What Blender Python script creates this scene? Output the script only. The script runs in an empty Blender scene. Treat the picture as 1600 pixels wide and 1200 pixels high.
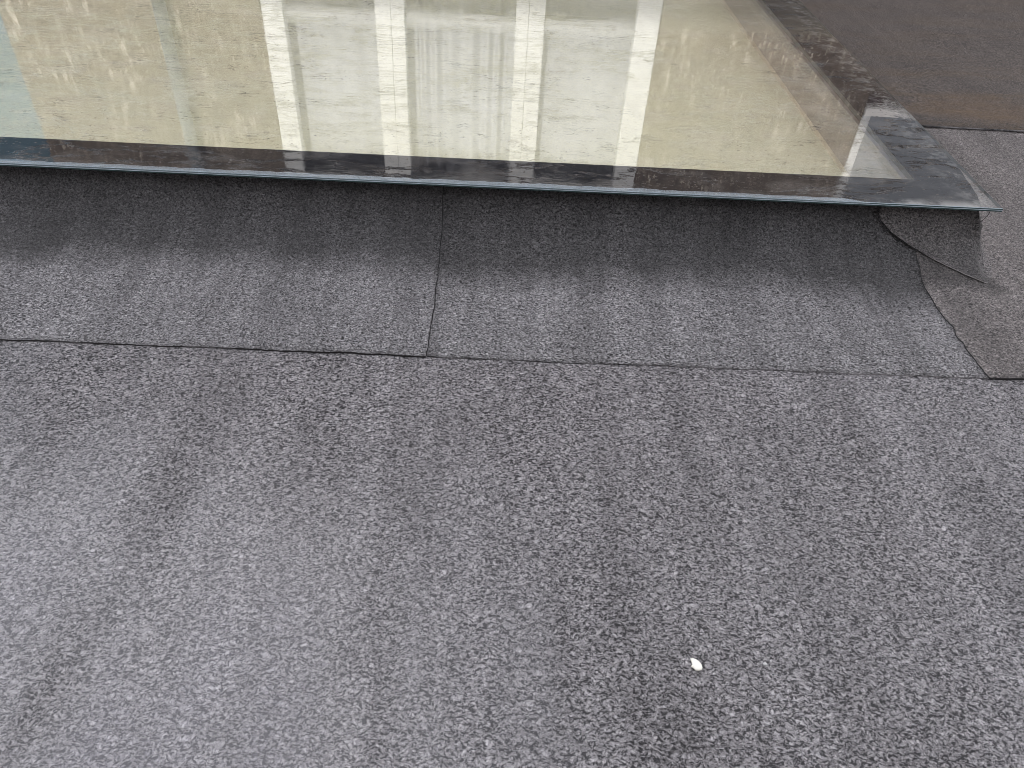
import bpy, bmesh, math, random
from mathutils import Vector, Matrix, noise
random.seed(7)
D = bpy.data
S = bpy.context.scene
col = S.collection

# ------------------------------------------------------------------ camera, sky, sun, exposure
ZG = 0.17                      # top of the roof glazing above the deck
cam = D.objects.new('camera', D.cameras.new('camera')); col.objects.link(cam)
S.camera = cam
psi, th, ro = math.radians(2.269), math.radians(41.254), math.radians(3.697)
fw = Vector((math.sin(psi)*math.cos(th), math.cos(psi)*math.cos(th), -math.sin(th)))
r0 = Vector((math.cos(psi), -math.sin(psi), 0)); u0 = r0.cross(fw)
rt = math.cos(ro)*r0 + math.sin(ro)*u0; up = -math.sin(ro)*r0 + math.cos(ro)*u0
M = Matrix((rt, up, -fw)).transposed().to_4x4(); M.translation = Vector((0, 0, 1+ZG))
cam.matrix_world = M
cam.data.sensor_width = 36; cam.data.lens = 36*1200.66/1600
cam.data.clip_start = 0.05; cam.data.clip_end = 500

SUN_EL, SUN_AZ = math.radians(41), math.radians(196)      # sun behind the camera, az clockwise from +Y
CLOUD = (8.6, 8.40, 8.65, 1)          # radiance of the cloud before the strength below
W = D.worlds.new('World'); S.world = W; W.use_nodes = True
nt = W.node_tree; nt.nodes.clear()
sky = nt.nodes.new('ShaderNodeTexSky'); sky.sky_type = 'NISHITA'; sky.sun_disc = False
sky.sun_elevation = SUN_EL; sky.sun_rotation = SUN_AZ
sky.air_density = 1.0; sky.dust_density = 2.5; sky.ozone_density = 1.0
bg = nt.nodes.new('ShaderNodeBackground'); bg.inputs['Strength'].default_value = 0.15
wo = nt.nodes.new('ShaderNodeOutputWorld')
# broken cloud over the blue
tc = nt.nodes.new('ShaderNodeTexCoord'); cn = nt.nodes.new('ShaderNodeTexNoise'); cn.inputs['Scale'].default_value = 2.2
cn.inputs['Detail'].default_value = 5; cm = nt.nodes.new('ShaderNodeMapRange')
cm.inputs[1].default_value = .36; cm.inputs[2].default_value = .58; cm.inputs[3].default_value = .25; cm.inputs[4].default_value = .97
cmx = nt.nodes.new('ShaderNodeMix'); cmx.data_type = 'RGBA'; cmx.inputs[7].default_value = CLOUD
nt.links.new(tc.outputs['Generated'], cn.inputs['Vector']); nt.links.new(cn.outputs[0], cm.inputs[0])
nt.links.new(cm.outputs[0], cmx.inputs[0]); nt.links.new(sky.outputs[0], cmx.inputs[6])
nt.links.new(cmx.outputs[2], bg.inputs[0]); nt.links.new(bg.outputs[0], wo.inputs[0])
sl = D.lights.new('sun', 'SUN'); sl.energy = 2.2; sl.angle = math.radians(0.6); sl.color = (1, .95, .87)
so = D.objects.new('sun', sl); col.objects.link(so)
sd = Vector((math.sin(SUN_AZ)*math.cos(SUN_EL), math.cos(SUN_AZ)*math.cos(SUN_EL), math.sin(SUN_EL)))
so.rotation_euler = sd.to_track_quat('Z', 'Y').to_euler(); so.location = sd*30
S.view_settings.view_transform = 'Standard'; S.view_settings.look = 'None'
S.view_settings.gamma = 1; S.view_settings.exposure = 1.05
S.cycles.max_bounces = 16; S.cycles.transparent_max_bounces = 24; S.cycles.diffuse_bounces = 4
S.cycles.glossy_bounces = 6; S.cycles.sample_clamp_indirect = 6; S.cycles.filter_width = 0.9

# ------------------------------------------------------------------ node helpers
class NT:
    def __init__(s, name):
        s.m = D.materials.new(name); s.m.use_nodes = True
        s.t = s.m.node_tree; s.t.nodes.clear()
        s.out = s.t.nodes.new('ShaderNodeOutputMaterial')
        g = s.t.nodes.new('ShaderNodeTexCoord'); s.co = g.outputs['Object']
    def n(s, typ, **kw):
        x = s.t.nodes.new(typ)
        for k, v in kw.items():
            if k.startswith('_'): setattr(x, k[1:], v)
        for k, v in kw.items():
            if k.startswith('_'): continue
            k = int(k[1:]) if k[0] == 'i' and k[1:].isdigit() else k.replace('__', ' ')
            s.set(x.inputs[k], v)
        return x
    def set(s, inp, v):
        if isinstance(v, bpy.types.NodeSocket): s.t.links.new(v, inp)
        elif isinstance(v, bpy.types.Node): s.t.links.new(v.outputs[0], inp)
        elif isinstance(v, (tuple, list)) and len(v) == 3 and inp.type == 'RGBA': inp.default_value = (*v, 1)
        else: inp.default_value = v
    def mp(s, scale=(1, 1, 1), rot=(0, 0, 0), loc=(0, 0, 0), co=None):
        return s.n('ShaderNodeMapping', Vector=co or s.co, Scale=scale, Rotation=rot, Location=loc).outputs[0]
    def noise(s, scale, detail=3, rough=.5, co=None, dist=0.):
        x = s.n('ShaderNodeTexNoise', Vector=co or s.co, Scale=scale, Detail=detail, Roughness=rough, Distortion=dist)
        return x.outputs[0]
    def vor(s, scale, co=None, feature='F1', out=0, rnd=1.):
        x = s.n('ShaderNodeTexVoronoi', _feature=feature, Vector=co or s.co, Scale=scale, Randomness=rnd)
        return x.outputs[out]
    def math(s, op, a, b=0., c=0., clamp=False):
        x = s.n('ShaderNodeMath', _operation=op, _use_clamp=clamp, i0=a, i1=b, i2=c); return x.outputs[0]
    def ramp(s, fac, a, b, lo=0., hi=1.):
        return s.n('ShaderNodeMapRange', _clamp=True, Value=fac, i1=a, i2=b, i3=lo, i4=hi).outputs[0]
    def mix(s, fac, a, b, mode='MIX'):
        x = s.n('ShaderNodeMix', _data_type='RGBA', _blend_type=mode)
        s.set(x.inputs[0], fac); s.set(x.inputs[6], a); s.set(x.inputs[7], b); return x.outputs[2]
    def bump(s, h, dist, strength=1., normal=None):
        x = s.n('ShaderNodeBump', Height=h, Distance=dist, Strength=strength)
        if normal: s.set(x.inputs['Normal'], normal)
        return x.outputs[0]
    def sep(s): return s.n('ShaderNodeSeparateXYZ', Vector=s.co).outputs
    def princ(s, color, rough, normal=None, **kw):
        x = s.n('ShaderNodeBsdfPrincipled', Base__Color=color, Roughness=rough, **kw)
        if normal: s.set(x.inputs['Normal'], normal)
        return x.outputs[0]
    def done(s, sh): s.set(s.out.inputs[0], sh); return s.m

def membrane(name, dark, light, wr=1., tint=(1, 1, 1), moss=0., offs=0., fresh=0., silt_shade=0., wet=0., corner=0., lanes=1., grain=1.0, cr=1.):
    """slate-granule bitumen sheet: crinkled skin, granules, wear streaks along the roll"""
    N = NT(name)
    co = N.mp(loc=(offs, offs*1.7, 0))
    # crinkled skin a few mm across: wandering creases between raised lumps, then single granules
    nz = N.n('ShaderNodeTexNoise', Vector=co, Scale=60., Detail=2.)
    cw = N.n('ShaderNodeMix', _data_type='VECTOR'); N.set(cw.inputs[0], .016); N.set(cw.inputs[4], co); N.set(cw.inputs[5], nz.outputs['Color'])
    cw = cw.outputs[1]
    st = N.mp(scale=(.78, 1.2, 1), co=cw)
    n1 = N.noise(170, 3, .62, st)
    n2 = N.noise(480, 2, .6, cw)
    flake = N.vor(150, N.mp(scale=(.75, 1.2, 1), loc=(2, 9, 0), co=cw), 'SMOOTH_F1')
    nn = N.noise(150*grain, 4, .62, N.mp(scale=(.70, 1.2, 1), loc=(7, 3, 0), co=cw))
    patch = N.ramp(N.noise(4.5, 4, .6, N.mp(scale=(1.3, .8, 1), loc=(3, 1, 0), co=co)), .35, .65)
    crease = N.math('MULTIPLY', N.ramp(nn, .405, .475, 1, 0), N.math('MULTIPLY_ADD', patch, .4, .6))
    crest = N.ramp(nn, .50, .60)
    big = N.noise(6, 2, .5, co)
    h = N.math('ADD', N.math('MULTIPLY', n1, 1.0), N.math('MULTIPLY', n2, .35))
    h = N.math('SUBTRACT', h, N.math('MULTIPLY', flake, .75))
    h = N.math('SUBTRACT', h, N.math('MULTIPLY', crease, .8))
    nb = N.bump(big, .004, .3)
    nrm = N.bump(h, .016*wr, 1., nb)
    gs = N.n('ShaderNodeSeparateColor', Color=N.vor(330, cw, 'F1', 1)).outputs
    chip = N.ramp(gs[0], .80, .95)
    lump = N.ramp(N.math('ADD', N.math('MULTIPLY', n1, .55), N.math('MULTIPLY', n2, .45)), .41, .60)
    f = N.math('ADD', N.math('MULTIPLY_ADD', lump, .30, N.math('MULTIPLY', crest, .22)), N.math('MULTIPLY_ADD', gs[1], .42, .06))
    f = N.math('SUBTRACT', f, N.math('MULTIPLY', crease, .66*wr*cr))
    f = N.math('ADD', N.math('MAXIMUM', f, 0.), N.math('MULTIPLY', chip, .50), clamp=True)
    c = N.mix(f, dark, light)
    # wear: broad blotches and long faint lanes along Y, fine dust
    lane = N.noise(2.6, 4, .6, N.mp(scale=(3.8, .26, 1), loc=(1.3+offs, 0, 0)))
    blot = N.noise(2.3, 5, .62, N.mp(loc=(.4, 2.1, 0)))
    w = N.math('MULTIPLY', N.ramp(lane, .32, .68, 1-.26*lanes, 1+.26*lanes), N.ramp(blot, .3, .7, .90, 1.10))
    wc = N.n('ShaderNodeCombineColor'); [N.set(wc.inputs[i], w) for i in range(3)]
    c = N.mix(1., c, wc.outputs[0], 'MULTIPLY')
    c = N.mix(1., c, tint, 'MULTIPLY')
    if silt_shade:  # silt-free felt towards the upstand, darkened further to paint its shade
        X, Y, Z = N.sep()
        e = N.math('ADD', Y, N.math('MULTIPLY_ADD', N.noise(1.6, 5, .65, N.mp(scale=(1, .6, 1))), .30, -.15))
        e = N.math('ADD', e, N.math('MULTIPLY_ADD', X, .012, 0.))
        k = N.ramp(e, 1.70, 1.83, 1.0, silt_shade)
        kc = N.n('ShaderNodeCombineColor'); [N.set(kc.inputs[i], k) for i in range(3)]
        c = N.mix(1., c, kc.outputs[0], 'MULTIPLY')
    if corner:  # shade of the steep face painted into the colour near the corner
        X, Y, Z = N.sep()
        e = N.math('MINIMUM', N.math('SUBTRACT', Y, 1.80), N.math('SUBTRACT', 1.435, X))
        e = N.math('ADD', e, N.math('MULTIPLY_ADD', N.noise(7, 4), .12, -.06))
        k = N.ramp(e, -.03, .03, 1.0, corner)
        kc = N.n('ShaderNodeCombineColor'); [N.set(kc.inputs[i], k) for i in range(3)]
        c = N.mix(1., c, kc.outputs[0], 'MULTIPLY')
    if moss:
        mm = N.ramp(N.math('ADD', N.math('MULTIPLY', N.noise(2.6, 5, .65, N.mp(scale=(.5, 2.2, 1), loc=(2.2, .5, 0))), .8), N.math('MULTIPLY', N.noise(60, 3, .7), .2)), .47, .66, 0, moss)
        mm = N.math('MULTIPLY', mm, N.ramp(N.sep()[1], 3.75, 3.1, .35, 1.))
        c = N.mix(mm, c, (.17, .105, .04))
        q = N.math('ADD', N.math('POWER', N.math('ABSOLUTE', N.math('MULTIPLY', N.math('SUBTRACT', N.sep()[0], 2.02), 2.6)), 2.), N.math('POWER', N.math('ABSOLUTE', N.math('MULTIPLY', N.math('SUBTRACT', N.sep()[1], 3.16), 6.)), 2.))
        q = N.math('ADD', q, N.math('MULTIPLY_ADD', N.noise(6, 4, .6), 1.6, -.8))
        c = N.mix(N.ramp(q, 1.1, .1, 0, .34), c, (.20, .115, .045))
    rough = N.ramp(N.noise(3, 3), .3, .7, .5-.06*fresh, .68)
    kw = {'Specular__IOR__Level': .5}
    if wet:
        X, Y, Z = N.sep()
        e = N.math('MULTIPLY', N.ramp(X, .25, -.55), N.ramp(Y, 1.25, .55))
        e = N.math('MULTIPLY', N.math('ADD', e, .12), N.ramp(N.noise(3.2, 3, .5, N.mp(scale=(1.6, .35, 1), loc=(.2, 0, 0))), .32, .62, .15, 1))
        c = N.mix(N.math('MULTIPLY', e, .27, clamp=True), c, (.34, .335, .42))  # bluish sky sheen painted into the felt colour
        kw['Coat__Weight'] = N.math('MULTIPLY', e, wet, clamp=True); kw['Coat__Roughness'] = .32; kw['Coat__IOR'] = 1.6
    return N.done(N.princ(c, rough, nrm, **kw))

def plain(name, color, rough=.5, var=.15, scale=30, bump=0., metallic=0.):
    N = NT(name)
    v = N.noise(scale, 4, .6)
    c = N.mix(N.ramp(v, .3, .7), tuple(x*(1-var) for x in color), tuple(min(1, x*(1+var)) for x in color))
    nrm = N.bump(v, bump) if bump else None
    return N.done(N.princ(c, rough, nrm, Metallic=metallic))

def glass(name, wet=1., dirt_refl=1., tint=(.965, .97, .96)):
    """clear float glass: Fresnel reflection over plain transparency, with water ripples and dust on it"""
    N = NT(name)
    geo = N.n('ShaderNodeNewGeometry')
    X, Y, Z = N.sep()
    nz = N.n('ShaderNodeTexNoise', Vector=N.co, Scale=9., Detail=3.)
    cw = N.n('ShaderNodeMix', _data_type='VECTOR'); N.set(cw.inputs[0], .05); N.set(cw.inputs[4], N.co); N.set(cw.inputs[5], nz.outputs['Color'])
    cw = cw.outputs[1]
    low = N.noise(1.6, 2, .5, N.mp(scale=(1, .7, 1)))
    ht = None
    shade = []
    if wet:
        # edges of thin water films: isolines of a stretched noise, where the glass is wet
        f1 = N.noise(4.2, 6, .62, N.mp(scale=(.75, 3.0, 1), co=cw))
        l1 = N.math('SUBTRACT', 1., N.ramp(N.math('ABSOLUTE', N.math('SUBTRACT', f1, .5)), 0., .016), clamp=True)
        m1 = N.ramp(N.math('ADD', N.noise(3.4, 4, .6, N.mp(loc=(5, 2, 0))), N.ramp(X, -.3, -1.2, 0, .09)), .47, .56)
        l1 = N.math('MULTIPLY', l1, m1)
        # small beads, drawn out a little
        v = N.vor(105, N.mp(scale=(.55, 1.25, 1), co=cw))
        vc = N.n('ShaderNodeSeparateColor', Color=N.vor(105, N.mp(scale=(.55, 1.25, 1), co=cw), 'F1', 1)).outputs
        bead = N.math('MULTIPLY', N.ramp(v, .05, .24, 1, 0), N.math('GREATER_THAN', vc[0], .66))
        m2 = N.ramp(N.noise(2.6, 4, .6, N.mp(loc=(1, 7, 0))), .44, .60)
        bead = N.math('MULTIPLY', bead, m2)
        fine = N.math('MULTIPLY', N.noise(75, 3, .6, N.mp(scale=(.5, 1.6, 1), co=cw)), N.ramp(N.noise(3, 3, .6, N.mp(loc=(8, 3, 0))), .42, .6, 0., .10))
        ht = N.math('ADD', N.math('ADD', N.math('MULTIPLY', l1, 3.6*wet), N.math('MULTIPLY', bead, 2.2*wet)), N.math('MULTIPLY', fine, wet))
    nb = N.bump(low, .003, .2)
    nrm = N.bump(ht, .0016, 1., nb) if ht else nb
    ior = N.math('SUBTRACT', 1.56, N.math('MULTIPLY', geo.outputs['Backfacing'], 1.56-1/1.56))
    fr = N.n('ShaderNodeFresnel', IOR=ior, Normal=nrm).outputs[0]
    tr = N.n('ShaderNodeBsdfTransparent', Color=tint)
    gl = N.n('ShaderNodeBsdfGlossy', Color=(1, 1, 1), Roughness=.004, Normal=nrm)
    sh = N.n('ShaderNodeMixShader', i0=fr, i1=tr.outputs[0], i2=gl.outputs[0]).outputs[0]
    if dirt_refl:
        d1 = N.ramp(N.noise(5.5, 6, .68, N.mp(scale=(1, 1.4, 1), loc=(4, 4, 0))), .50, .60, 0., .05)
        sp = N.ramp(N.noise(160, 3, .7, N.mp(scale=(.7, 1, 1))), .655, .74, 0., .35)
        sp = N.math('MULTIPLY', sp, N.ramp(N.noise(3.3, 4, .6, N.mp(loc=(9, 1, 0))), .42, .62))
        dd = N.math('ADD', N.math('ADD', d1, sp), .012)
        dd = N.math('MULTIPLY', dd, dirt_refl, clamp=True)
        df = N.n('ShaderNodeBsdfDiffuse', Color=(.62, .58, .52))
        sh = N.n('ShaderNodeMixShader', i0=dd, i1=sh, i2=df.outputs[0]).outputs[0]
        # dark reflections in water-film edges and beads, painted as thin lines and specks
        f2 = N.noise(3.6, 6, .64, N.mp(scale=(.55, 3.6, 1), loc=(11, 5, 0), co=cw))
        t2 = N.ramp(N.math('ABSOLUTE', N.math('SUBTRACT', f2, .47)), .001, .0065, 1, 0)
        t2 = N.math('MULTIPLY', t2, N.ramp(N.noise(14, 3, .6, N.mp(scale=(1, 2, 1))), .50, .60))
        t2 = N.math('MULTIPLY', t2, N.ramp(N.math('ADD', N.noise(2.2, 3, .6), N.ramp(X, -.3, -1.1, 0, .10)), .47, .56))
        sv = N.mp(scale=(.8, 1.5, 1), loc=(3, 3, 0), co=cw)
        sp2 = N.math('MULTIPLY', N.ramp(N.vor(70, sv), .10, .20, 1, 0), N.math('GREATER_THAN', N.n('ShaderNodeSeparateColor', Color=N.vor(70, sv, 'F1', 1)).outputs[1], .80))
        sp2 = N.math('MULTIPLY', sp2, N.ramp(N.noise(3.5, 3, .6, N.mp(loc=(6, 6, 0))), .46, .58))
        dk = N.n('ShaderNodeBsdfDiffuse', Color=(.05, .05, .05))
        sh = N.n('ShaderNodeMixShader', i0=N.math('MULTIPLY', N.math('ADD', t2, sp2, clamp=True), .62*dirt_refl), i1=sh, i2=dk.outputs[0]).outputs[0]
    return N.done(sh)

# ------------------------------------------------------------------ mesh helpers
def link(o, parent=None):
    col.objects.link(o)
    if parent: o.parent = parent
    return o
def mesh(name, verts, faces, mats, parent=None, idx=None, smooth=False):
    me = D.meshes.new(name); me.from_pydata([tuple(v) for v in verts], [], faces); me.update()
    for m in (mats if isinstance(mats, (list, tuple)) else [mats]): me.materials.append(m)
    if idx:
        for p, i in zip(me.polygons, idx): p.material_index = i
    if smooth:
        for p in me.polygons: p.use_smooth = True
    return link(D.objects.new(name, me), parent)
def boxes(name, bl, mat, parent=None, bevel=0.):
    bm = bmesh.new()
    for (x0, x1, y0, y1, z0, z1) in bl:
        bmesh.ops.create_cube(bm, size=1, matrix=Matrix.Translation(((x0+x1)/2, (y0+y1)/2, (z0+z1)/2)) @ Matrix.Diagonal((x1-x0, y1-y0, z1-z0, 1)))
    if bevel: bmesh.ops.bevel(bm, geom=bm.edges[:], offset=bevel, segments=2, affect='EDGES', profile=.6)
    me = D.meshes.new(name); bm.to_mesh(me); bm.free(); me.materials.append(mat)
    return link(D.objects.new(name, me), parent)
def tag(o, label=None, cat=None, group=None, kind=None):
    for k, v in (('label', label), ('category', cat), ('group', group), ('kind', kind)):
        if v: o[k] = v
    return o
def empty(name, loc=(0, 0, 0)):
    return link(D.objects.new(name, None)) if loc == (0, 0, 0) else None
def tube(pts, rads, seg=8):
    vs, fs = [], []
    n = len(pts)
    for i, p in enumerate(pts):
        a = Vector(pts[max(i-1, 0)]); b = Vector(pts[min(i+1, n-1)]); d = (b-a).normalized()
        q = d.to_track_quat('Z', 'Y')
        for k in range(seg):
            t = 2*math.pi*k/seg
            vs.append(Vector(p) + q @ Vector((math.cos(t)*rads[i], math.sin(t)*rads[i], 0)))
    for i in range(n-1):
        for k in range(seg):
            k2 = (k+1) % seg
            fs.append((i*seg+k, i*seg+k2, (i+1)*seg+k2, (i+1)*seg+k))
    fs.append(tuple(range(seg))[::-1]); fs.append(tuple(range((n-1)*seg, n*seg)))
    return vs, fs

# ------------------------------------------------------------------ key lines (metres, from the survey of the photo)
GX0, GX1, GY0, GY1 = -3.2, 1.4415, 1.974, 6.05      # outer pane
FX1, FY0 = 1.251, 2.139                             # clear opening inside the black border
FX0, FY1 = GX0+.19, GY1-.165
UX0, UX1, UY0, UY1 = GX0+.06, 1.384, 1.995, GY1-.03 # top of the upstand
LAP_Y, JX, SX = 1.418, -.152, 1.21                  # front lap, joint of the aprons, start of the side sheet

# materials
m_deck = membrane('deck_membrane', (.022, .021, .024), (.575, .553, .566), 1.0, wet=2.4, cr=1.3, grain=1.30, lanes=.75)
m_far = membrane('far_membrane', (.020, .017, .016), (.20, .168, .147), .8, moss=.6, offs=3.1, grain=1.1, cr=1.0, lanes=.35)
m_apL = membrane('apron_membrane', (.022, .022, .024), (.53, .52, .532), .75, offs=1.3, silt_shade=.29, grain=1.65, cr=.85)
m_apR = membrane('apron_membrane_newer', (.020, .020, .022), (.52, .51, .52), .8, offs=2.2, silt_shade=.29, grain=1.5, cr=.9)
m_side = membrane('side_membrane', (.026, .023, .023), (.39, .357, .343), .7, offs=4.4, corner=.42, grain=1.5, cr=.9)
m_bit = plain('black_bitumen', (.012, .012, .013), .55, .3, 60, .001)

def cutedge():
    N = NT('felt_cut_edge')
    k = N.math('MULTIPLY', N.ramp(N.noise(3.2, 3, .6), .46, .56), N.ramp(N.noise(40, 3, .6), .35, .55))
    return N.done(N.princ(N.mix(k, (.012, .012, .013), (.20, .195, .20)), .6))
m_cut = cutedge()
def fadeedge():
    N = NT('patch_cut_edge')
    return N.done(N.princ(N.mix(N.ramp(N.sep()[0], 1.22, 1.27), (.012, .012, .013), (.30, .29, .29)), .6))
m_fade = fadeedge()

# ------------------------------------------------------------------ setting: deck with its opening
def profile(d):
    P = [(0, .152), (.006, .135), (.016, .108), (.034, .082), (.06, .060), (.10, .038), (.145, .021), (.18, .011), (.215, .0055), (.27, .003), (.34, .002)]
    if d >= P[-1][0]: return P[-1][1]
    for (a, za), (b, zb) in zip(P, P[1:]):
        if a <= d <= b:
            t = (d-a)/(b-a); return za+(zb-za)*t
def cf(d, n):      # the fillet is tighter on the flank and round the corner
    k = min(1, max(0, n[0])*2.2)
    return d*(1-k)+k*(.55*d if d < .03 else .0165+(d-.03)*3.2)
def und(x, y):
    return .0022*noise.noise(Vector((x*2.1, y*2.1, 3.3))) + .0012*noise.noise(Vector((x*6, y*6, 1.3)))

def sheet(name, nx, ny, fn, mat, thick=.004, parent=None, jag=.0011, edges='xXyY', cut=None):
    """thin roofing sheet: grid of points fn(u,v) plus a black cut edge dropping down all round"""
    vs, fs, mi = [], [], []
    for j in range(ny+1):
        for i in range(nx+1):
            p = fn(i/nx, j/ny)
            if jag and (i in (0, nx) or j in (0, ny)):
                k = Vector((p[0]*70, p[1]*70, 5)); k2 = Vector((p[0]*18, p[1]*18, 9))
                o = jag*(noise.noise(k)+1.2*noise.noise(k2))
                p = (p[0]+o, p[1]+jag*(noise.noise(k+Vector((9, 9, 9)))+1.2*noise.noise(k2+Vector((4, 4, 4)))), p[2])
            vs.append(p)
    for j in range(ny):
        for i in range(nx):
            a = j*(nx+1)+i; fs.append((a, a+1, a+nx+2, a+nx+1)); mi.append(0)
    def skirt(ids):
        b = len(vs)
        for i in ids: p = vs[i]; vs.append((p[0], p[1], p[2]-thick))
        for k in range(len(ids)-1):
            fs.append((ids[k], b+k, b+k+1, ids[k+1])); mi.append(1)
    row = lambda j: [j*(nx+1)+i for i in range(nx+1)]
    colm = lambda i: [j*(nx+1)+i for j in range(ny+1)]
    if 'y' in edges: skirt(row(0))
    if 'Y' in edges: skirt(row(ny)[::-1])
    if 'x' in edges: skirt(colm(0)[::-1])
    if 'X' in edges: skirt(colm(nx))
    return mesh(name, vs, fs, [mat, cut or m_cut], parent, mi, True)

def deck():
    vs, fs = [], []
    # fine grid in front, big quads elsewhere
    def grid(x0, x1, y0, y1, nx, ny):
        b = len(vs)
        for j in range(ny+1):
            for i in range(nx+1):
                x = x0+(x1-x0)*i/nx; y = y0+(y1-y0)*j/ny
                e = i in (0, nx) or j in (0, ny)
                vs.append((x, y, 0 if e else und(x, y)-.0005))
        for j in range(ny):
            for i in range(nx): a = b+j*(nx+1)+i; fs.append((a, a+1, a+nx+2, a+nx+1))
    grid(-3, 3, -.4, 1.9, 120, 46)
    q = [(-40, 40, -40, -.4), (-40, -3, -.4, 1.9), (3, 40, -.4, 1.9), (-40, UX0+.1, 1.9, 2.1), (UX1-.06, 40, 1.9, 2.1), (UX0+.1, UX1-.06, 1.9, 2.06),
         (-40, UX0+.1, 2.1, 40), (UX1-.06, 40, 2.1, 40), (UX0+.1, UX1-.06, UY1-.06, 40)]
    for x0, x1, y0, y1 in q: grid(x0, x1, y0, y1, 1, 1)
    o = mesh('roof_surface', vs, fs, m_deck, None, None, True)
    tag(o, kind='structure'); return o
deck()
# far roll of roofing felt, lapped over the near one
fr = sheet('roof_surface_far_roll', 60, 40, lambda u, v: (UX1+.14+u*3.2, 2.956+.0025*u+v*3.9, .0155+und(UX1+.14+u*3.2, 2.956+v*3.9)), m_far, .006)
tag(fr, kind='structure')
fl = sheet('side_roofing_strip', 50, 60, lambda u, v: (2.0+u*2.0, LAP_Y+v*4.9, .0050+und(2.0+u*2.0, LAP_Y+v*4.9)), m_side, .004)
fl.name = 'roof_surface_side_roll'; tag(fl, kind='structure')

# ------------------------------------------------------------------ rooflight upstand and its felt flashings
ups = empty('roof_upstand')
tag(ups, 'low felt-covered upstand that carries the rooflight glazing', 'upstand')
m_core = plain('kerb_timber', (.10, .08, .06), .8)
boxes('core', [(UX0+.02, 1.33, UY0+.02, 2.085, -.04, .145), (UX0+.02, 1.33, UY1-.09, UY1-.02, -.04, .145), (1.2735, 1.33, 2.085, UY1-.09, -.04, .145), (UX0+.02, UX0+.09, 2.085, UY1-.09, -.04, .145)], m_core, ups)

DS = [0, .003, .006, .010, .014, .020, .028, .038, .05, .064, .08, .1, .12, .145, .17, .2, .24, .29, .34]
def front(x, v, dmax, extra):
    nd = len(DS)-1+14
    k = v*nd
    i = int(k+1e-6)
    d = DS[i] if i < len(DS) else .34+(dmax-.34)*(i-len(DS)+1)/14
    fl = .0016*max(0, noise.noise(Vector((x*1.7, 8, 0)))+.25)+.0009*noise.noise(Vector((x*9, 3, 0))) if v > .999 else 0
    return (x, UY0-d, profile(d)+extra-.0009*(v > .999)+fl+und(x, UY0-d)*min(1, d*6))
ND = len(DS)-1+14
DM = UY0-LAP_Y
def apron(name, x0, x1, extra, mat, n, ed):
    return sheet(name, n, ND, lambda u, v: front(x0+(x1-x0)*u, 1-v, DM, extra), mat, .006, ups, .0024, ed)
a = apron('flashing_sheet', UX0, JX, .0022, m_apL, 260, 'yX'); a['label'] = 'front felt flashing with a cut end'
# right sheet tucks under its neighbour
a = apron('flashing_sheet', JX+.0022, SX+.06, .0012, m_apR, 180, 'yx')
a['label'] = 'front felt flashing running to the corner'
strip = sheet('bitumen_bleed', 3, ND, lambda u, v: (lambda p: (p[0], p[1]+.004, p[2]))(front(JX-.012+.03*u, 1-v, DM, -.0022)), m_bit, .002, ups, 0, '')
# side sheet wraps the corner
SIDE_X = 2.05
def sidefn(u, v):
    # path: front run SX..UX1, corner fan, side run
    L1 = UX1-SX; L3 = UY1-UY0
    if u < .16: t = u/.16; A = (SX+L1*t, UY0); n = (0, -1)
    elif u < .5: a = (u-.16)/.34*math.pi/2; A = (UX1, UY0); n = (math.sin(a), -math.cos(a))
    else: t = (u-.5)/.5; A = (UX1, UY0+L3*t*t); n = (1, 0)
    ty = (UY0-LAP_Y)/-n[1] if n[1] < -1e-6 else 1e9
    tx = (SIDE_X-UX1)/n[0] if n[0] > 1e-6 else 1e9
    dm = min(tx, ty)
    i = round((1-v)*ND)
    d = DS[i] if i < len(DS) else .34+(dm-.34)*(i-len(DS)+1)/14
    x, y = A[0]+n[0]*d, A[1]+n[1]*d
    wob = 0
    if u < .16: x += (1-u/.16)*(.012*noise.noise(Vector((3, y*6, 0)))+.009*noise.noise(Vector((3, y*25, 0)))+.005*noise.noise(Vector((3, y*70, 0)))+.012*(1-d/dm)*0)
    z = profile(cf(d, n))+.0045+und(x, y)*min(1, d*6)
    return (x, y, z)
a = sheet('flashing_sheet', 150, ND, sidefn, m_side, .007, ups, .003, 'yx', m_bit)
a['label'] = 'browner felt sheet wrapped round the corner'
# corner patch
def patchfn(u, v):
    if u < .5:
        t = u/.5; x = 1.10+(UX1-1.10)*t; A = (x, UY0); n = (0, -1)
        db = .010+.16*t
    elif u < .85:
        a = (u-.5)/.35*math.pi/2; A = (UX1, UY0); n = (math.sin(a), -math.cos(a)); db = .17-.10*math.sin(a)
    else:
        t = (u-.85)/.15; A = (UX1, UY0+.25*t); n = (1, 0); db = .07*(1-t)+.008
    d = db*(1-v)**1.3
    x, y = A[0]+n[0]*d, A[1]+n[1]*d
    z = profile(cf(d, n))+.0068+.0015*math.exp(-((v)/.10)**2)+und(x, y)*min(1, d*6)
    return (x, y-.0035*(1 if u < .6 else 0), z)
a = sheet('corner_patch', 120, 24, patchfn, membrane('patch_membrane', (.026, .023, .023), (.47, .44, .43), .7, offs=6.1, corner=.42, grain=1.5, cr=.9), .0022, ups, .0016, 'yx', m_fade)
a['label'] = 'small felt patch with a curved lower edge'

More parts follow.
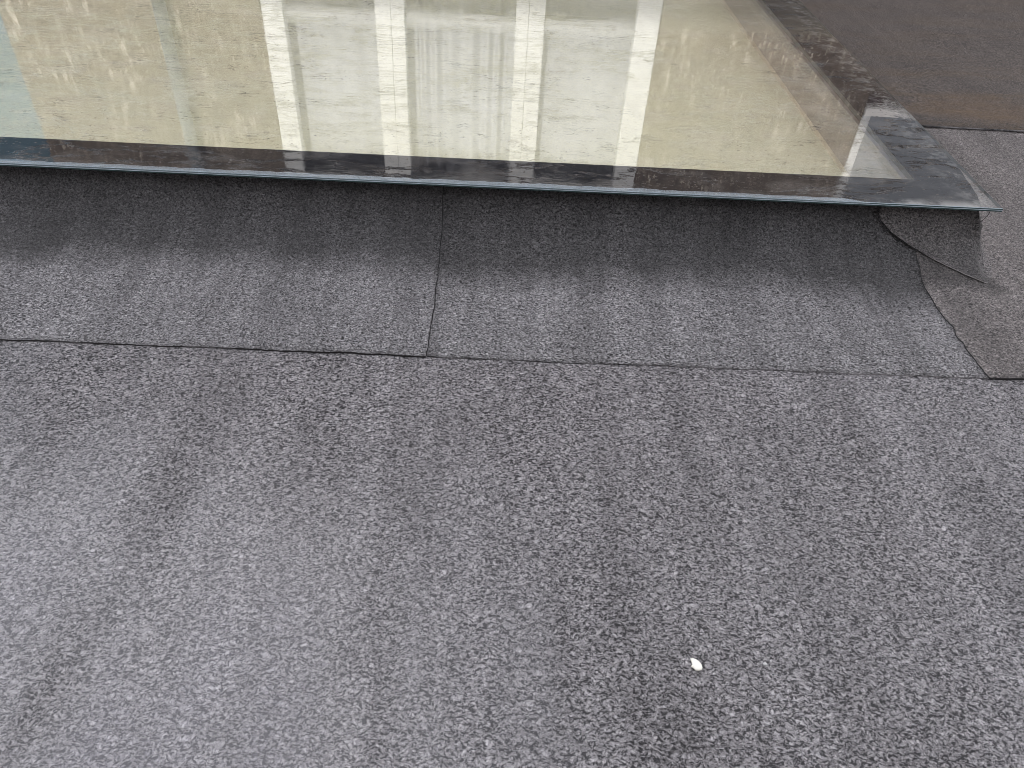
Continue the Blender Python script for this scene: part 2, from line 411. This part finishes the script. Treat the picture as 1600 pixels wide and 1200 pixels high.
# ------------------------------------------------------------------ rooflight
rl = empty('rooflight')
tag(rl, 'large flat wet glass rooflight with a black border, reflecting the house', 'rooflight')
m_glass = glass('wet_glass', 1., 1.)
m_glass2 = glass('inner_glass', 0, 0, (.97, .97, .965))
m_edge = plain('glass_edge_green', (.055, .10, .10), .12, .35, 45)
def pane(name, x0, x1, y0, y1, z0, z1, mg, me_, parent):
    v = [(x0, y0, z0), (x1, y0, z0), (x1, y1, z0), (x0, y1, z0), (x0, y0, z1), (x1, y0, z1), (x1, y1, z1), (x0, y1, z1)]
    f = [(3, 2, 1, 0), (4, 5, 6, 7), (0, 1, 5, 4), (1, 2, 6, 5), (2, 3, 7, 6), (3, 0, 4, 7)]
    return mesh(name, v, f, [mg, me_], parent, [0, 0, 1, 1, 1, 1])
pane('outer_pane', GX0, GX1, GY0, GY1, ZG-.009, ZG, m_glass, m_edge, rl)
o_ = rl.children[-1]; o_.data.materials.append(plain('dull_glass_edge', (.06, .07, .07), .4)); o_.data.polygons[3].material_index = 2
pane('inner_pane', FX0-.07, FX1+.07, FY0-.07, FY1+.07, ZG-.033, ZG-.027, m_glass2, m_edge, rl)

def enamel():
    N = NT('black_enamel')
    X, Y, Z = N.sep()
    n = N.noise(6, 6, .65, N.mp(scale=(1, 2.2, 1)))
    scum = N.ramp(n, .56, .64, 0, .03)
    # chalky sealant marks towards the cut edges near the corner
    edge = N.math('MULTIPLY', N.ramp(Y, 1.975, 2.02, 1, 0), N.math('MULTIPLY', N.ramp(X, 1.02, 1.16), N.ramp(N.noise(9, 5, .7), .40, .56)))
    e2 = N.math('MULTIPLY', N.ramp(X, 1.315, 1.38), N.ramp(N.noise(26, 5, .7), .50, .60))
    f = N.math('ADD', scum, N.math('ADD', N.math('MULTIPLY', edge, .55), N.math('MULTIPLY', e2, .14)), clamp=True)
    c = N.mix(f, (.008, .009, .012), (.55, .55, .54))
    return N.done(N.princ(c, .6, None, **{'Specular__IOR__Level': 0.}))
def ringmesh(name, X0, X1, Y0, Y1, x0, x1, y0, y1, z, mat, parent, th=.0006):
    # flat border with wobbling outer right edge, thin but closed
    vs, fs = [], []
    def strip(pts_in, pts_out):
        b = len(vs)
        for p, q in zip(pts_in, pts_out): vs.extend([(p[0], p[1], z), (q[0], q[1], z), (p[0], p[1], z-th), (q[0], q[1], z-th)])
        for k in range(len(pts_in)-1):
            a = b+4*k
            fs.append((a, a+1, a+5, a+4)); fs.append((a+2, a+6, a+7, a+3)); fs.append((a, a+4, a+6, a+2)); fs.append((a+1, a+3, a+7, a+5))
    n = 160
    wob = lambda t: .006*noise.noise(Vector((t*9, 0, 4)))+.004*noise.noise(Vector((t*40, 0, 4)))
    strip([(x0+(x1-x0)*i/n, y0) for i in range(n+1)], [(X0+(X1-.055-X0)*i/n, Y0) for i in range(n+1)])
    strip([(x1, y0+(y1-y0)*i/n) for i in range(n+1)], [(X1-.055*math.exp(-((Y1-Y0)*i/n)/.16)+(wob(y0+(y1-y0)*i/n) if 0 < i < 30 else 0), Y0+(Y1-Y0)*i/n) for i in range(n+1)])
    strip([(x1-(x1-x0)*i/n, y1) for i in range(n+1)], [(X1-(X1-X0)*i/n, Y1) for i in range(n+1)])
    strip([(x0, y1-(y1-y0)*i/n) for i in range(n+1)], [(X0, Y1-(Y1-Y0)*i/n) for i in range(n+1)])
    return mesh(name, vs, fs, mat, parent)
ringmesh('black_border', GX0+.003, 1.437, GY0+.0015, GY1-.003, FX0, FX1, FY0, FY1, ZG-.0012, enamel(), rl)
# frame and spacer under the border
m_spacer = plain('grey_spacer', (.05, .052, .055), .4)
def ringbox(name, x0, x1, y0, y1, w, z0, z1, mat, parent, bevel=0):
    return boxes(name, [(x0, x1, y0, y0+w, z0, z1), (x0, x1, y1-w, y1, z0, z1), (x0, x0+w, y0+w, y1-w, z0, z1), (x1-w, x1, y0+w, y1-w, z0, z1)], mat, parent, bevel)
ringbox('spacer', FX0-.026, FX1+.026, FY0-.026, FY1+.026, .014, ZG-.0268, ZG-.0092, m_spacer, rl)
m_alu = plain('dark_aluminium', (.045, .047, .05), .4, .1, 30, 0, .0)
boxes('frame', [(UX0+.03, 1.352, 2.035, 2.066, .1455, ZG-.0095)], m_alu, rl)
# white lining down to the pleated blind
m_lin = plain('white_lining_paint', (.38, .355, .33), .5, .04, 8)
m_lin2 = plain('white_frame_paint', (.42, .39, .37), .4, .03, 8)
ringbox('lining', FX0-.022, FX1+.022, FY0-.022, FY1+.022, .014, -.06, .085, m_lin, rl)
ringbox('inner_frame', FX0-.018, FX1+.018, FY0-.018, FY1+.018, .016, .0855, ZG-.0335, m_lin2, rl)
def blindmat():
    N = NT('cream_blind_fabric')
    w = N.noise(380, 2, .5); b = N.noise(1.2, 3, .5); X, Y, Z = N.sep()
    c = N.mix(N.ramp(b, .3, .7), (.82, .79, .57), (.82, .80, .62))
    return N.done(N.princ(c, .8, N.bump(w, .0004)))
zb = ZG-.198
o = boxes('blind', [(FX0+.0, FX1-.0095, FY0+.0, FY1, zb-.006, zb)], blindmat(), rl)
ringbox('blind_edge_trim', FX0-.007, FX1+.007, FY0-.007, FY1+.007, .0155, zb+.0005, zb+.006, plain('pale_trim', (.80, .72, .55), .5), rl)

m_arris = plain('frosted_glass_arris', (.30, .37, .41), .35, .3, 70)
mesh('arris', [(GX0, GY0-.0012, ZG-.0045), (GX1, GY0-.0012, ZG-.0045), (GX1, GY0+.0035, ZG+.0006), (GX0, GY0+.0035, ZG+.0006), (GX0, GY0+.0035, ZG-.003), (GX1, GY0+.0035, ZG-.003)],
     [(0, 1, 2, 3), (0, 4, 5, 1), (3, 2, 5, 4), (1, 5, 2), (0, 3, 4)], m_arris, rl)
# water standing along the front edge: one irregular bead lying on the glass
def watermat():
    N = NT('water')
    geo = N.n('ShaderNodeNewGeometry')
    ior = N.math('SUBTRACT', 1.45, N.math('MULTIPLY', geo.outputs['Backfacing'], 1.45-1/1.45))
    nrm = N.bump(N.noise(60, 3, .6), .001, .6)
    fr = N.n('ShaderNodeFresnel', IOR=ior, Normal=nrm).outputs[0]
    tr = N.n('ShaderNodeMixShader', i0=.22, i1=N.n('ShaderNodeBsdfTransparent', Color=(.97, .985, .99)).outputs[0], i2=N.n('ShaderNodeBsdfDiffuse', Color=(.6, .72, .8, 1)).outputs[0])
    sh = N.n('ShaderNodeMixShader', i0=fr, i1=tr.outputs[0], i2=N.n('ShaderNodeBsdfGlossy', Roughness=.03, Normal=nrm).outputs[0])
    return N.done(sh.outputs[0])
m_water = watermat()
def bead(x0, x1, n):
    vs, fs = [], []
    K = 10
    for i in range(n+1):
        x = x0+(x1-x0)*i/n
        w = .0120+.0045*noise.noise(Vector((x*11, 2, 0)))+.003*noise.noise(Vector((x*37, 5, 0)))+.0016*noise.noise(Vector((x*110, 5, 0)))
        w = max(.0015, w)*min(1, (x1-x)*12+.05, (x-x0)*12+.05)
        hgt = min(.0038, w*.42)
        for k in range(K+1):
            a = math.pi*k/K
            yy = GY0+.001+w*(1-math.cos(a))/2*1.6
            if k == 0: vs.append((x, GY0-.0006, ZG-.004))
            else: vs.append((x, yy-.0012, ZG+.0002+hgt*math.sin(a)**.8))
    for i in range(n):
        for k in range(K): a = i*(K+1)+k; fs.append((a, a+K+1, a+K+2, a+1))
    return vs, fs
v, f = bead(GX0+.02, 1.06, 900)
o = mesh('water', v, f, m_water, None, None, True); tag(o, 'thin bead of rainwater standing along the front glass edge', 'water', kind='stuff')

# ------------------------------------------------------------------ small loose things
def chip(name, px, py, z, sx, sy, h, seed, mat, label, cat, pts=None):
    rnd = random.Random(seed); n = 14
    if pts is None: pts = [((1+.25*(rnd.random()-.5))*math.cos(2*math.pi*i/n)*sx, (1+.25*(rnd.random()-.5))*math.sin(2*math.pi*i/n)*sy) for i in range(n)]
    n = len(pts)
    vs = [(p[0], p[1], 0) for p in pts]+[(p[0]*1.02, p[1]*1.02, h*.6) for p in pts]+[(p[0]*.8, p[1]*.8, h*(1+.2*rnd.random())) for p in pts]+[(0, 0, h*1.15)]
    fs = []
    for r in range(2):
        for i in range(n): j = (i+1) % n; fs.append((r*n+i, r*n+j, (r+1)*n+j, (r+1)*n+i))
    for i in range(n): fs.append((2*n+i, 2*n+(i+1) % n, 3*n))
    fs.append(tuple(range(n))[::-1])
    o = mesh(name, vs, fs, mat, None, None, True); o.location = (px, py, z)
    return tag(o, label, cat)
m_chip = plain('white_paint_flake', (.85, .84, .76), .6, .05, 200)
pts = [(-.0095, .0120), (-.0035, .0125), (.0015, .0105), (.006, .0065), (.0095, .001), (.0105, -.006), (.0085, -.0105), (.002, -.0125), (-.004, -.0115), (-.0065, -.0075), (-.008, -.0065), (-.0112, -.0035), (-.0075, -.0005), (-.0085, .006)]
chip('paint_flake', .359, .647, .0015, 0, 0, .003, 1, m_chip, 'small white flake lying alone on the grey roofing felt', 'flake', [(a*.86, b*.86) for a, b in pts])

chip('stone_chip', .475, .652, .0005, .004, .003, .0025, 8, plain('pale_stone', (.5, .5, .5), .8), 'tiny pale stone chip just right of the white flake', 'stone')
# twig at the glass corner
m_twig = plain('dark_twig', (.03, .022, .018), .8)
v, f = tube([(GX1-.035, GY0-.002, ZG-.010), (GX1-.040, GY0-.006, ZG-.022), (GX1-.048, GY0-.008, ZG-.034), (GX1-.056, GY0-.006, ZG-.043)], [.0011, .001, .0008, .0004], 6)
o = mesh('twig', v, f, m_twig); tag(o, 'thin dark twig hanging under the glass corner', 'twig')

# ------------------------------------------------------------------ the house seen in the glass
FY = 7.0
def roughcast():
    N = NT('brown_roughcast')
    a = N.noise(9, 6, .7, N.mp(scale=(1, 1, .6))); b = N.noise(70, 4, .7); v = N.n('ShaderNodeSeparateColor', Color=N.vor(60, N.mp(scale=(1, 1, .8)), 'F1', 1)).outputs[0]
    c = N.mix(N.ramp(a, .3, .7), (.085, .062, .048), (.215, .160, .120))
    c = N.mix(N.ramp(b, .35, .7, 0, .6), c, (.09, .07, .06))
    c = N.mix(N.math('MULTIPLY', N.ramp(v, .9, .97), N.ramp(a, .35, .55)), c, (.60, .54, .46))
    v2 = N.n('ShaderNodeSeparateColor', Color=N.vor(30, N.mp(scale=(1, 1, .55)), 'F1', 1)).outputs[1]
    c = N.mix(N.math('MULTIPLY', N.ramp(v2, .86, .97, 0, .85), N.ramp(N.noise(2.2, 4, .6), .46, .60)), c, (.66, .60, .52))
    c = N.mix(N.ramp(N.noise(22, 4, .7, N.mp(scale=(1, 1, .6))), .52, .70, 0, .5), c, (.050, .038, .030))
    return N.done(N.princ(c, .9, N.bump(b, .01)))
m_rc = roughcast()
m_white = plain('white_gloss_paint', (.64, .65, .67), .45, .05, 6)
m_blue = plain('blue_slate_cladding', (.018, .085, .14), .6, .2, 2)
m_dark = plain('dark_red_tile', (.06, .032, .028), .7, .4, 7)
m_trans = plain('weathered_offwhite_paint', (.40, .41, .44), .7, .06, 6)
m_plinth = plain('buff_render', (.22, .19, .15), .85, .12, 4)
house = empty('house'); tag(house, 'brown roughcast house behind the rooflight with tall white windows', 'house')
WX0, WX1, WZ0, WZ1 = -2.05, 1.34, .35, 2.80
boxes('wall', [(-4.29, WX0, FY, FY+.3, 0, 6.5), (WX1, 3.36, FY, FY+.3, 0, 6.5), (WX0, WX1, FY, FY+.3, WZ1, 6.5), (WX0, WX1, FY, FY+.3, 0, WZ0)], m_rc, house)
boxes('plinth', [(-4.32, WX0-.01, FY-.03, FY-.002, 0, 1.16)], m_plinth, house)
boxes('plinth', [(WX1+.01, 3.36, FY-.03, FY-.002, 0, 1.16)], m_plinth, house)
boxes('corner_trim', [(3.36, 3.43, FY-.02, FY+.3, 1.83, 6.5)], m_white, house)
v, f = tube([(-2.88, FY-.09, 0.02), (-2.88, FY-.09, 3), (-2.88, FY-.09, 6.4)], [.055]*3, 14)
mesh('drainpipe', v, f, plain('grey_blue_pipe', (.16, .19, .22), .35), house, None, True)
wf = boxes('window', [(-2.05, -1.87, FY-.02, FY+.1, WZ0, WZ1-.12), (-1.09, -.958, FY-.02, FY+.1, WZ0, WZ1-.12), (-.955, -.84, FY-.03, FY+.1, WZ0, WZ1-.12),
     (.11, .2175, FY-.02, FY+.1, WZ0, WZ1-.12), (.22, .355, FY-.03, FY+.1, WZ0, WZ1-.12), (1.14, 1.34, FY-.02, FY+.1, WZ0, WZ1-.12),
     (-2.05, 1.34, FY-.025, FY+.1, WZ1-.12, WZ1), (-2.08, 1.37, FY-.1, FY+.1, WZ0-.05, WZ0)], m_white, house, .004)
for q in ((-1.87, -1.09), (-.84, .11), (.355, 1.14)):
    boxes('transom', [(*q, FY+.012, FY+.09, 1.14, 1.23)], m_trans, wf, .004)
def curtain():
    vs, fs = [], []; n = 500
    for i in range(n+1):
        x = WX0+.05+(WX1-WX0-.1)*i/n
        y = FY+.17+.02*noise.noise(Vector((x*7, 0, 0)))+(.03*math.sin(x*48+2*math.sin(x*9)) if -.75 < x < .05 else .004*math.sin(x*30))
        vs += [(x, y, WZ0), (x, y, WZ1)]
    for i in range(n): fs.append((2*i, 2*i+2, 2*i+3, 2*i+1))
    return vs, fs
v, f = curtain()
c_ = mesh('curtain', v, f, plain('grey_net_curtain', (.50, .52, .60), .9, .06, 3), wf, None, True)
sm = c_.modifiers.new('s', 'SOLIDIFY'); sm.thickness = .003
boxes('pane', [(-1.87, -1.09, FY+.04, FY+.046, WZ0, WZ1-.12), (-.84, .11, FY+.04, FY+.046, WZ0, WZ1-.12), (.355, 1.14, FY+.04, FY+.046, WZ0, WZ1-.12)], m_glass2, wf)
# single storey wing to the right with a white fascia
wing = empty('house_wing'); tag(wing, 'low brown wing with a white fascia beside the roughcast house', 'wing')
boxes('wall', [(3.365, 9, FY+.01, FY+4, 0, 1.66)], m_rc, wing)
boxes('tile_course', [(3.365, 9, FY-.01, FY+4.02, 1.662, 1.745)], m_dark, wing)
boxes('fascia', [(3.365, 9.03, FY-.03, FY+4.04, 1.748, 1.83)], plain('bright_white_upvc', (.86, .85, .85), .4, .03, 5), wing)
nb = empty('neighbour_house'); tag(nb, 'dark blue clad building standing past the left end of the house', 'building')
boxes('wall', [(-16, -4.5, 9.2, 15, 0, 7.5)], m_blue, nb)
boxes('roof', [(-16.2, -4.4, 9.0, 15.2, 7.505, 7.7)], m_dark, nb)
gb = empty('grey_sky_block'); tag(gb, 'plain grey block added behind the low wing to dim the reflected sky', 'building')  # added block that dims the sky reflected beside the wing
boxes('wall', [(3.0, 16, 13, 20, 0, 9.5)], plain('sky_block_grey', (.17, .185, .21), .9, .06, 1), gb)  # body of the added sky-dimming block
boxes('roof', [(2.8, 16.2, 12.8, 20.2, 9.505, 9.7)], m_dark, gb)  # top of the added sky-dimming block
# unseen tall building added behind the photographer: keeps the near roof in shade
bb = empty('shade_building'); tag(bb, 'unseen tall building added behind the photographer to shade the near roof', 'building')
m_bb = plain('shade_building_dark', (.15, .12, .10), .9, .2, 3)
boxes('wall', [(-9, 9, -9, -3.2, 0, 10.0)], m_bb, bb)  # body of the added unseen shade building
boxes('shade_building_parapet', [(-9.1, 9.1, -9.1, -3.1, 10.003, 10.2)], m_white, bb)
